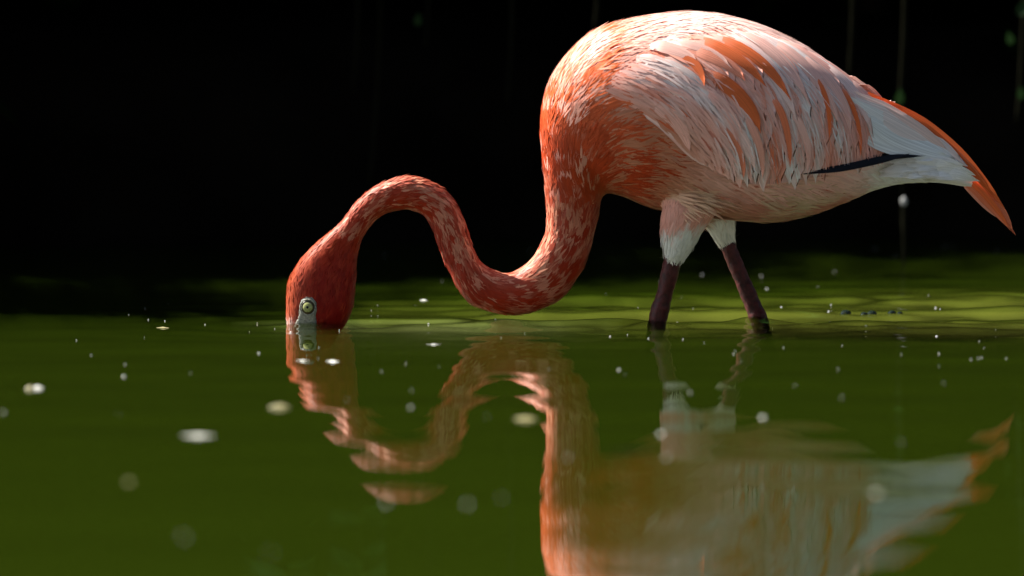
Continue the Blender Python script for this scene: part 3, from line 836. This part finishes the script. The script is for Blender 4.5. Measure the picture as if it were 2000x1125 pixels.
for k, (x, y, rx, ry, rz, hz, n_, lb) in enumerate([
  (-3.3, 2.5, 1.3, 1.5, 1.1, 1.0, 7000, 'dark shrub on the bank beyond the left edge of the frame'),
  (-1.75, 3.25, 1.1, 1.35, 1.1, 1.05, 9000, 'dark shaded shrub on the bank behind the far left water'),
  (-0.55, 3.45, 1.0, 1.25, 1.1, 1.05, 9000, 'dark shaded shrub on the bank behind the dipped head'),
  (0.55, 3.50, 1.0, 1.25, 1.1, 1.05, 9000, 'dark shaded shrub on the bank behind the body of the flamingo'),
  (1.7, 3.45, 1.1, 1.3, 1.1, 1.05, 9000, 'dark shaded shrub on the bank behind the tail feathers'),
  (3.2, 3.0, 1.3, 1.4, 1.1, 1.05, 7000, 'dark shrub on the bank beyond the right edge of the frame')]):
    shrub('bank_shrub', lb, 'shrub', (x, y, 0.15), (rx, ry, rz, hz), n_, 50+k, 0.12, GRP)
shrub('bank_shrub', 'low unseen shrub added beyond the left edge of the frame to shade the water', 'shrub', (-1.55, 0.95, 0.0), (0.58, 0.46, 0.42, 0.66), 8000, 77, 0.08, GRP)  # added out of view to throw shade on the left water
shrub('bank_shrub', 'taller unseen shrub added beyond the left edge to shade the water, nearer the bank', 'shrub', (-1.38, 1.95, 0.0), (0.72, 0.6, 0.55, 0.85), 8000, 78, 0.08, GRP)  # second unseen shrub, added to carry that shade further back
TG = 'trees behind the far bank'
for k, (x, y, lb) in enumerate([(-3.4, 6.0, 'dark tall tree behind the far bank at left'), (0.1, 6.3, 'dark tall tree behind the far bank at centre'), (3.6, 6.0, 'dark tall tree behind the far bank at right')]):
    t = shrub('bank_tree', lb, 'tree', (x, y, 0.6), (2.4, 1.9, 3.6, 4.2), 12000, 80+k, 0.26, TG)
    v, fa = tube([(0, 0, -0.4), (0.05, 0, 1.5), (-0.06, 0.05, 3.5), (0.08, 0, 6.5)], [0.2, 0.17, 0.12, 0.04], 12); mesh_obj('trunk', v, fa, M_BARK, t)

# unseen trees added on the viewer's side to cut the sky light on the bird
for k, (x, y, r_, h_, lb) in enumerate([(-5.6, -9.5, 3.0, 4.8, 'tall unseen tree added behind the viewpoint at left to block sky light'), (-0.8, -10.2, 3.2, 5.2, 'tall unseen tree added straight behind the viewpoint to block sky light'),
  (4.2, -9.2, 3.1, 5.0, 'tall unseen tree added behind the viewpoint at right to block sky light'), (7.4, -5.0, 2.8, 4.4, 'tall unseen tree added right of the pond to block sky light'), (7.8, 0.5, 2.6, 4.0, 'tall unseen tree added at right further along to block sky light')]):
    t = shrub('bank_tree', lb, 'tree', (x, y, -0.3), (r_, r_*0.9, 4.2, h_), 9000, 120+k, 0.34, 'unseen trees added to cut sky light')
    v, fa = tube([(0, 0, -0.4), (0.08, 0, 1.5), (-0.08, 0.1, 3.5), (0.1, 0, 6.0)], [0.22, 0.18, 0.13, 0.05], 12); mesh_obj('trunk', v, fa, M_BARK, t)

# pale hanging stems and leaves in front of the dark bank
def at(px, py, y):
    """place seen at that spot of the photograph, y metres behind the bird's plane"""
    f = (6.0 + y)/6.0
    a = P(px, py); c = np.array(CAM)
    return c + (a - c)*f
def stem(label, pts, rad, leaves=(), y=1.6, group='thin stems in front of the dark bank', leaf_mat=None):
    q = [at(a, b, y) for a, b in pts]
    t = thing('hanging_stem', label, 'stem', tuple(q[-1]), group)
    c, _ = hermite(np.array(q) - q[-1], 24)
    v, f = tube(c, rad, 7); mesh_obj('stalk', v, f, M_STEM, t)
    for (a, b, L, ang, w) in leaves:
        o = at(a, b, y - 0.02) - q[-1]; d = np.array([math.cos(ang), -0.2, math.sin(ang)]); d /= np.linalg.norm(d)
        bb = np.cross(d, [0.2, -0.75, 0.63]); bb /= np.linalg.norm(bb); nn = np.cross(bb, d)
        V = []
        for i in range(9):
            s_ = i/8; ww = w*math.sin(math.pi*min(1, s_**0.7))*0.5 + 0.0004
            for e in (-1, 0, 1): V.append(o + d*L*s_ + bb*ww*e - nn*(0.25*L*s_*s_ + (0.2*ww if e == 0 else 0)))
        mesh_obj('leaf', V, grid_faces(9, 3), leaf_mat or M_LEAF3, t)
    return t
stem('thin grey stem hanging above the arched neck', [(752, -260), (742, 60), (735, 200), (722, 360)], 0.0035)
stem('faint stem left of the tall grey one above the neck', [(705, -260), (698, 60), (690, 180)], 0.003)
stem('hanging stem tipped with one small teal leaf near the top', [(842, -260), (836, 20), (832, 90)], 0.0025, [(815, 52, 0.018, 1.4, 0.011)])
stem('faint stem hanging in the dark left of the shoulder', [(1005, -260), (998, 80), (990, 200)], 0.003)
stem('faint stem rising from the dark behind the back', [(1172, -260), (1166, 10), (1160, 60)], 0.003)
stem('upright stem with a green leaf just above the wing tip', [(1770, -260), (1764, 60), (1757, 230), (1762, 385), (1766, 470)], 0.0035, [(1755, 205, 0.022, 1.45, 0.012)])
stem('thin stem at the right edge hung with small green leaves', [(2010, -260), (1998, 0), (1990, 180), (1985, 240)], 0.003, [(1985, 30, 0.03, 0.9, 0.016), (1973, 88, 0.018, 1.7, 0.012), (1992, 195, 0.018, 1.5, 0.010)])
stem('pale stem standing in the dark right of the back', [(1668, -260), (1663, 40), (1658, 150)], 0.003)

bst = stem('faint stem holding one small round white bud below the wing tip', [(1766, 520), (1765, 450), (1765, 394)], 0.002, y=1.5)
v, f = tube([(0, 0, -0.006), (0, 0, -0.003), (0, 0, 0.001), (0, 0, 0.005), (0, 0, 0.007)], [0.0015, 0.0035, 0.0042, 0.003, 0.001], 12)
mesh_obj('bud', v, f, M_BUD, bst)

# sunlit leafy sprays hanging just above the picture, mirrored in the pond
for lb, x0, seed in (('leafy green spray mirrored in the water below the arched neck', 0.0, 1), ('smaller green spray mirrored beside the leafy one below the neck', -0.10, 2), ('green spray mirrored in the water right of the tail', 0.62, 3)):
    r_ = random.Random(seed); y = 1.45
    q0 = np.array([-0.19 + x0, y, 0.95]); q1 = np.array([-0.20 + x0, y, 0.405 + (0.03 if seed > 1 else 0)])
    t = thing('leafy_spray', lb, 'branch', tuple(q0), 'leafy sprays hanging from the bank')
    c, _ = hermite([(0, 0, 0), (0.012, 0, -0.3), tuple(q1-q0)], 16); v, f = tube(c, np.linspace(0.004, 0.0015, 16), 7); mesh_obj('stalk', v, f, M_STEM, t)
    for k in range(18):
        s_ = 0.25 + 0.75*k/17; o = (q1-q0)*s_; sd = 1 if k % 2 else -1
        d = np.array([sd*r_.uniform(0.5, 1), -0.5, -0.5]); d /= np.linalg.norm(d)
        bb = np.cross(d, [0.3, -0.5, 0.8]); bb /= np.linalg.norm(bb); nn = np.cross(bb, d); L = r_.uniform(0.05, 0.085)
        V = []
        for i in range(7):
            u = i/6; ww = 0.016*math.sin(math.pi*u**0.7) + 0.0003
            for e in (-1, 0, 1): V.append(o + d*L*u + bb*ww*e - nn*0.2*L*u*u)
        mesh_obj('leaf', V, grid_faces(7, 3), M_LEAF2, t)

# ------------------------------------------------------------------ things afloat
def on_water(px, py):
    """point of the pond surface seen at that spot"""
    a = P(px, py); c = np.array(CAM); d = a - c
    t = -c[2]/d[2]; return c + d*t
def flake(name, label, cat, px, py, length, width, ang, mat, bump=0.002, group=None, lobes=0):
    o = on_water(px, py); z = wz(o[0], o[1])
    t_ = 12; V = [(0, 0, bump + 0.0008)]; F = []
    r_ = random.Random(int(px*7 + py))
    for ri, rr in enumerate((0.55, 1.0)):
        for k in range(t_*2):
            th = math.pi*k/t_
            f = rr*(1 + 0.12*r_.uniform(-1, 1))
            if lobes: f *= 0.45 + 0.55*abs(math.cos(th*lobes/2.0))
            x = length/2*math.cos(th)*f; y = width/2*math.sin(th)*f
            V.append((x*math.cos(ang)-y*math.sin(ang), x*math.sin(ang)+y*math.cos(ang), (bump if ri == 0 else 0.0006)*(0.7+0.3*r_.random())))
    m = t_*2
    for k in range(m): F.append((0, 1+k, 1+(k+1) % m)); F.append((1+k, 1+m+k, 1+m+(k+1) % m, 1+(k+1) % m))
    ob = mesh_obj(name, V, F, mat); ob.location = (o[0], o[1], z)
    return tag(ob, label, cat, group)
flake('floating_feather', 'white downy feather floating alone on the left foreground water', 'feather', 387, 853, 0.025, 0.012, 0, M_FLECK, 0.001)
flake('floating_petal', 'small white petal floating at the left edge of the pond', 'petal', 72, 760, 0.011, 0.012, 0, M_FLECK, 0.002)
flake('floating_husk', 'yellow husk fragment touching the small white petal at left', 'husk', 58, 761, 0.008, 0.01, 0, M_HUSK, 0.003)
flake('floating_husk', 'straw coloured husk floating left of the mirrored neck', 'husk', 546, 798, 0.020, 0.01, 0, M_HUSK, 0.003)
flake('floating_blossom', 'three lobed white scrap floating on the mirrored head', 'blossom', 650, 707, 0.012, 0.030, 0.3, M_FLECK, 0.001, lobes=3)
flake('floating_petal', 'thin white sliver floating just left of the three lobed scrap', 'petal', 590, 705, 0.014, 0.006, 0, M_FLECK, 0.0006)
flake('floating_husk', 'tan husk fragment floating between the mirrored neck bends', 'husk', 1026, 820, 0.018, 0.022, 0.6, M_HUSK, 0.002)
flake('floating_petal', 'white petal floating over the mirrored belly near the thighs', 'petal', 1291, 850, 0.005, 0.006, 0, M_FLECK, 0.001)
flake('floating_petal', 'white petal floating right of the mirrored far thigh', 'petal', 1490, 817, 0.005, 0.006, 0, M_FLECK, 0.001)
flake('floating_petal', 'white flake floating on the water between head and neck bend', 'petal', 827, 589, 0.010, 0.010, 0.2, M_FLECK, 0.001)
flake('floating_twig', 'dark sliver of twig floating under the mirrored throat', 'twig', 1225, 881, 0.040, 0.008, 0.0, M_SOIL, 0.0008)
flake('floating_sliver', 'pale sliver floating right of the dipped head', 'sliver', 847, 674, 0.016, 0.004, 0.15, M_FLECK, 0.0004)
flake('floating_sliver', 'pale sliver floating left of the dipped head', 'sliver', 318, 641, 0.014, 0.02, 0.2, M_HUSK, 0.001)
flake('floating_petal', 'round yellowish petal floating in the lower left foreground', 'petal', 251, 943, 0.006, 0.008, 0, M_HUSK, 0.001)
flake('floating_petal', 'round pale petal floating over the mirrored wing at lower right', 'petal', 1713, 966, 0.004, 0.006, 0, M_FLECK, 0.001)
# uncountable pale dust
Vd = []; Fd = []
rd = random.Random(21)
def fleck(px, py, r, col=None):
    o = on_water(px, py); z = wz(o[0], o[1]) + 0.0012
    b = len(Vd); k = rd.randint(5, 7); h = r*rd.uniform(0.5, 1.1)
    Vd.append((o[0], o[1], z + h))
    el = rd.uniform(0.8, 3.0)
    for j in range(k):
        th = 2*math.pi*j/k + rd.uniform(-.2, .2); Vd.append((o[0] + r*el*math.cos(th), o[1] + 2*r*math.sin(th), z - 0.0008))
    for j in range(k): Fd.append((b, b+1+j, b+1+(j+1) % k))
for k in range(100):
    px = rd.uniform(-60, 2060); py = 575 + abs(rd.gauss(0, 95))
    if px < 540 and py < 590: continue
    fleck(px, py, rd.choice([0.0002, 0.0003, 0.0003, 0.0004, 0.0006]))
for k in range(8):
    fleck(rd.uniform(-60, 2060), rd.uniform(700, 1150), rd.uniform(0.0003, 0.0008))
for k in range(22):
    fleck(rd.uniform(650, 2060), rd.uniform(470, 600), rd.uniform(0.0003, 0.0006))
mesh_obj('floating_dust', Vd, Fd, M_FLECK, smooth=False, kind='stuff')['label'] = 'pale specks of dust and seed scattered over the pond'
# bubbles trailing behind the legs
m, nt, out = new_mat('bubble_film')
gl = nd(nt, 'ShaderNodeBsdfPrincipled', Roughness=0.02, IOR=1.33); gl.inputs['Base Color'].default_value = (0.01, 0.018, 0.012, 1); gl.inputs['Alpha'].default_value = 0.8
nt.links.new(gl.outputs[0], out.inputs[0]); M_BUB = m
for k, (px, r, lb) in enumerate([(1652, 0.0065, 'largest dome shaped bubble, leftmost in the row right of the legs'), (1688, 0.0045, 'small bubble second from the left in the row'), (1703, 0.006, 'round bubble third from the left in the row'), (1742, 0.005, 'bubble second from the right end of the row'), (1758, 0.0035, 'tiny bubble at the right end of the row')]):
    o = on_water(px, 616); z = wz(o[0], o[1])
    v, f = disc_dome(np.array([0, 0, 0.0]), np.array([0, 0.001, 1.0]), r, r*0.85, 20, 7)
    b = mesh_obj('bubble', v, f, M_BUB); b.location = (o[0], o[1], z); tag(b, lb, 'bubble', 'bubbles on the pond right of the legs')
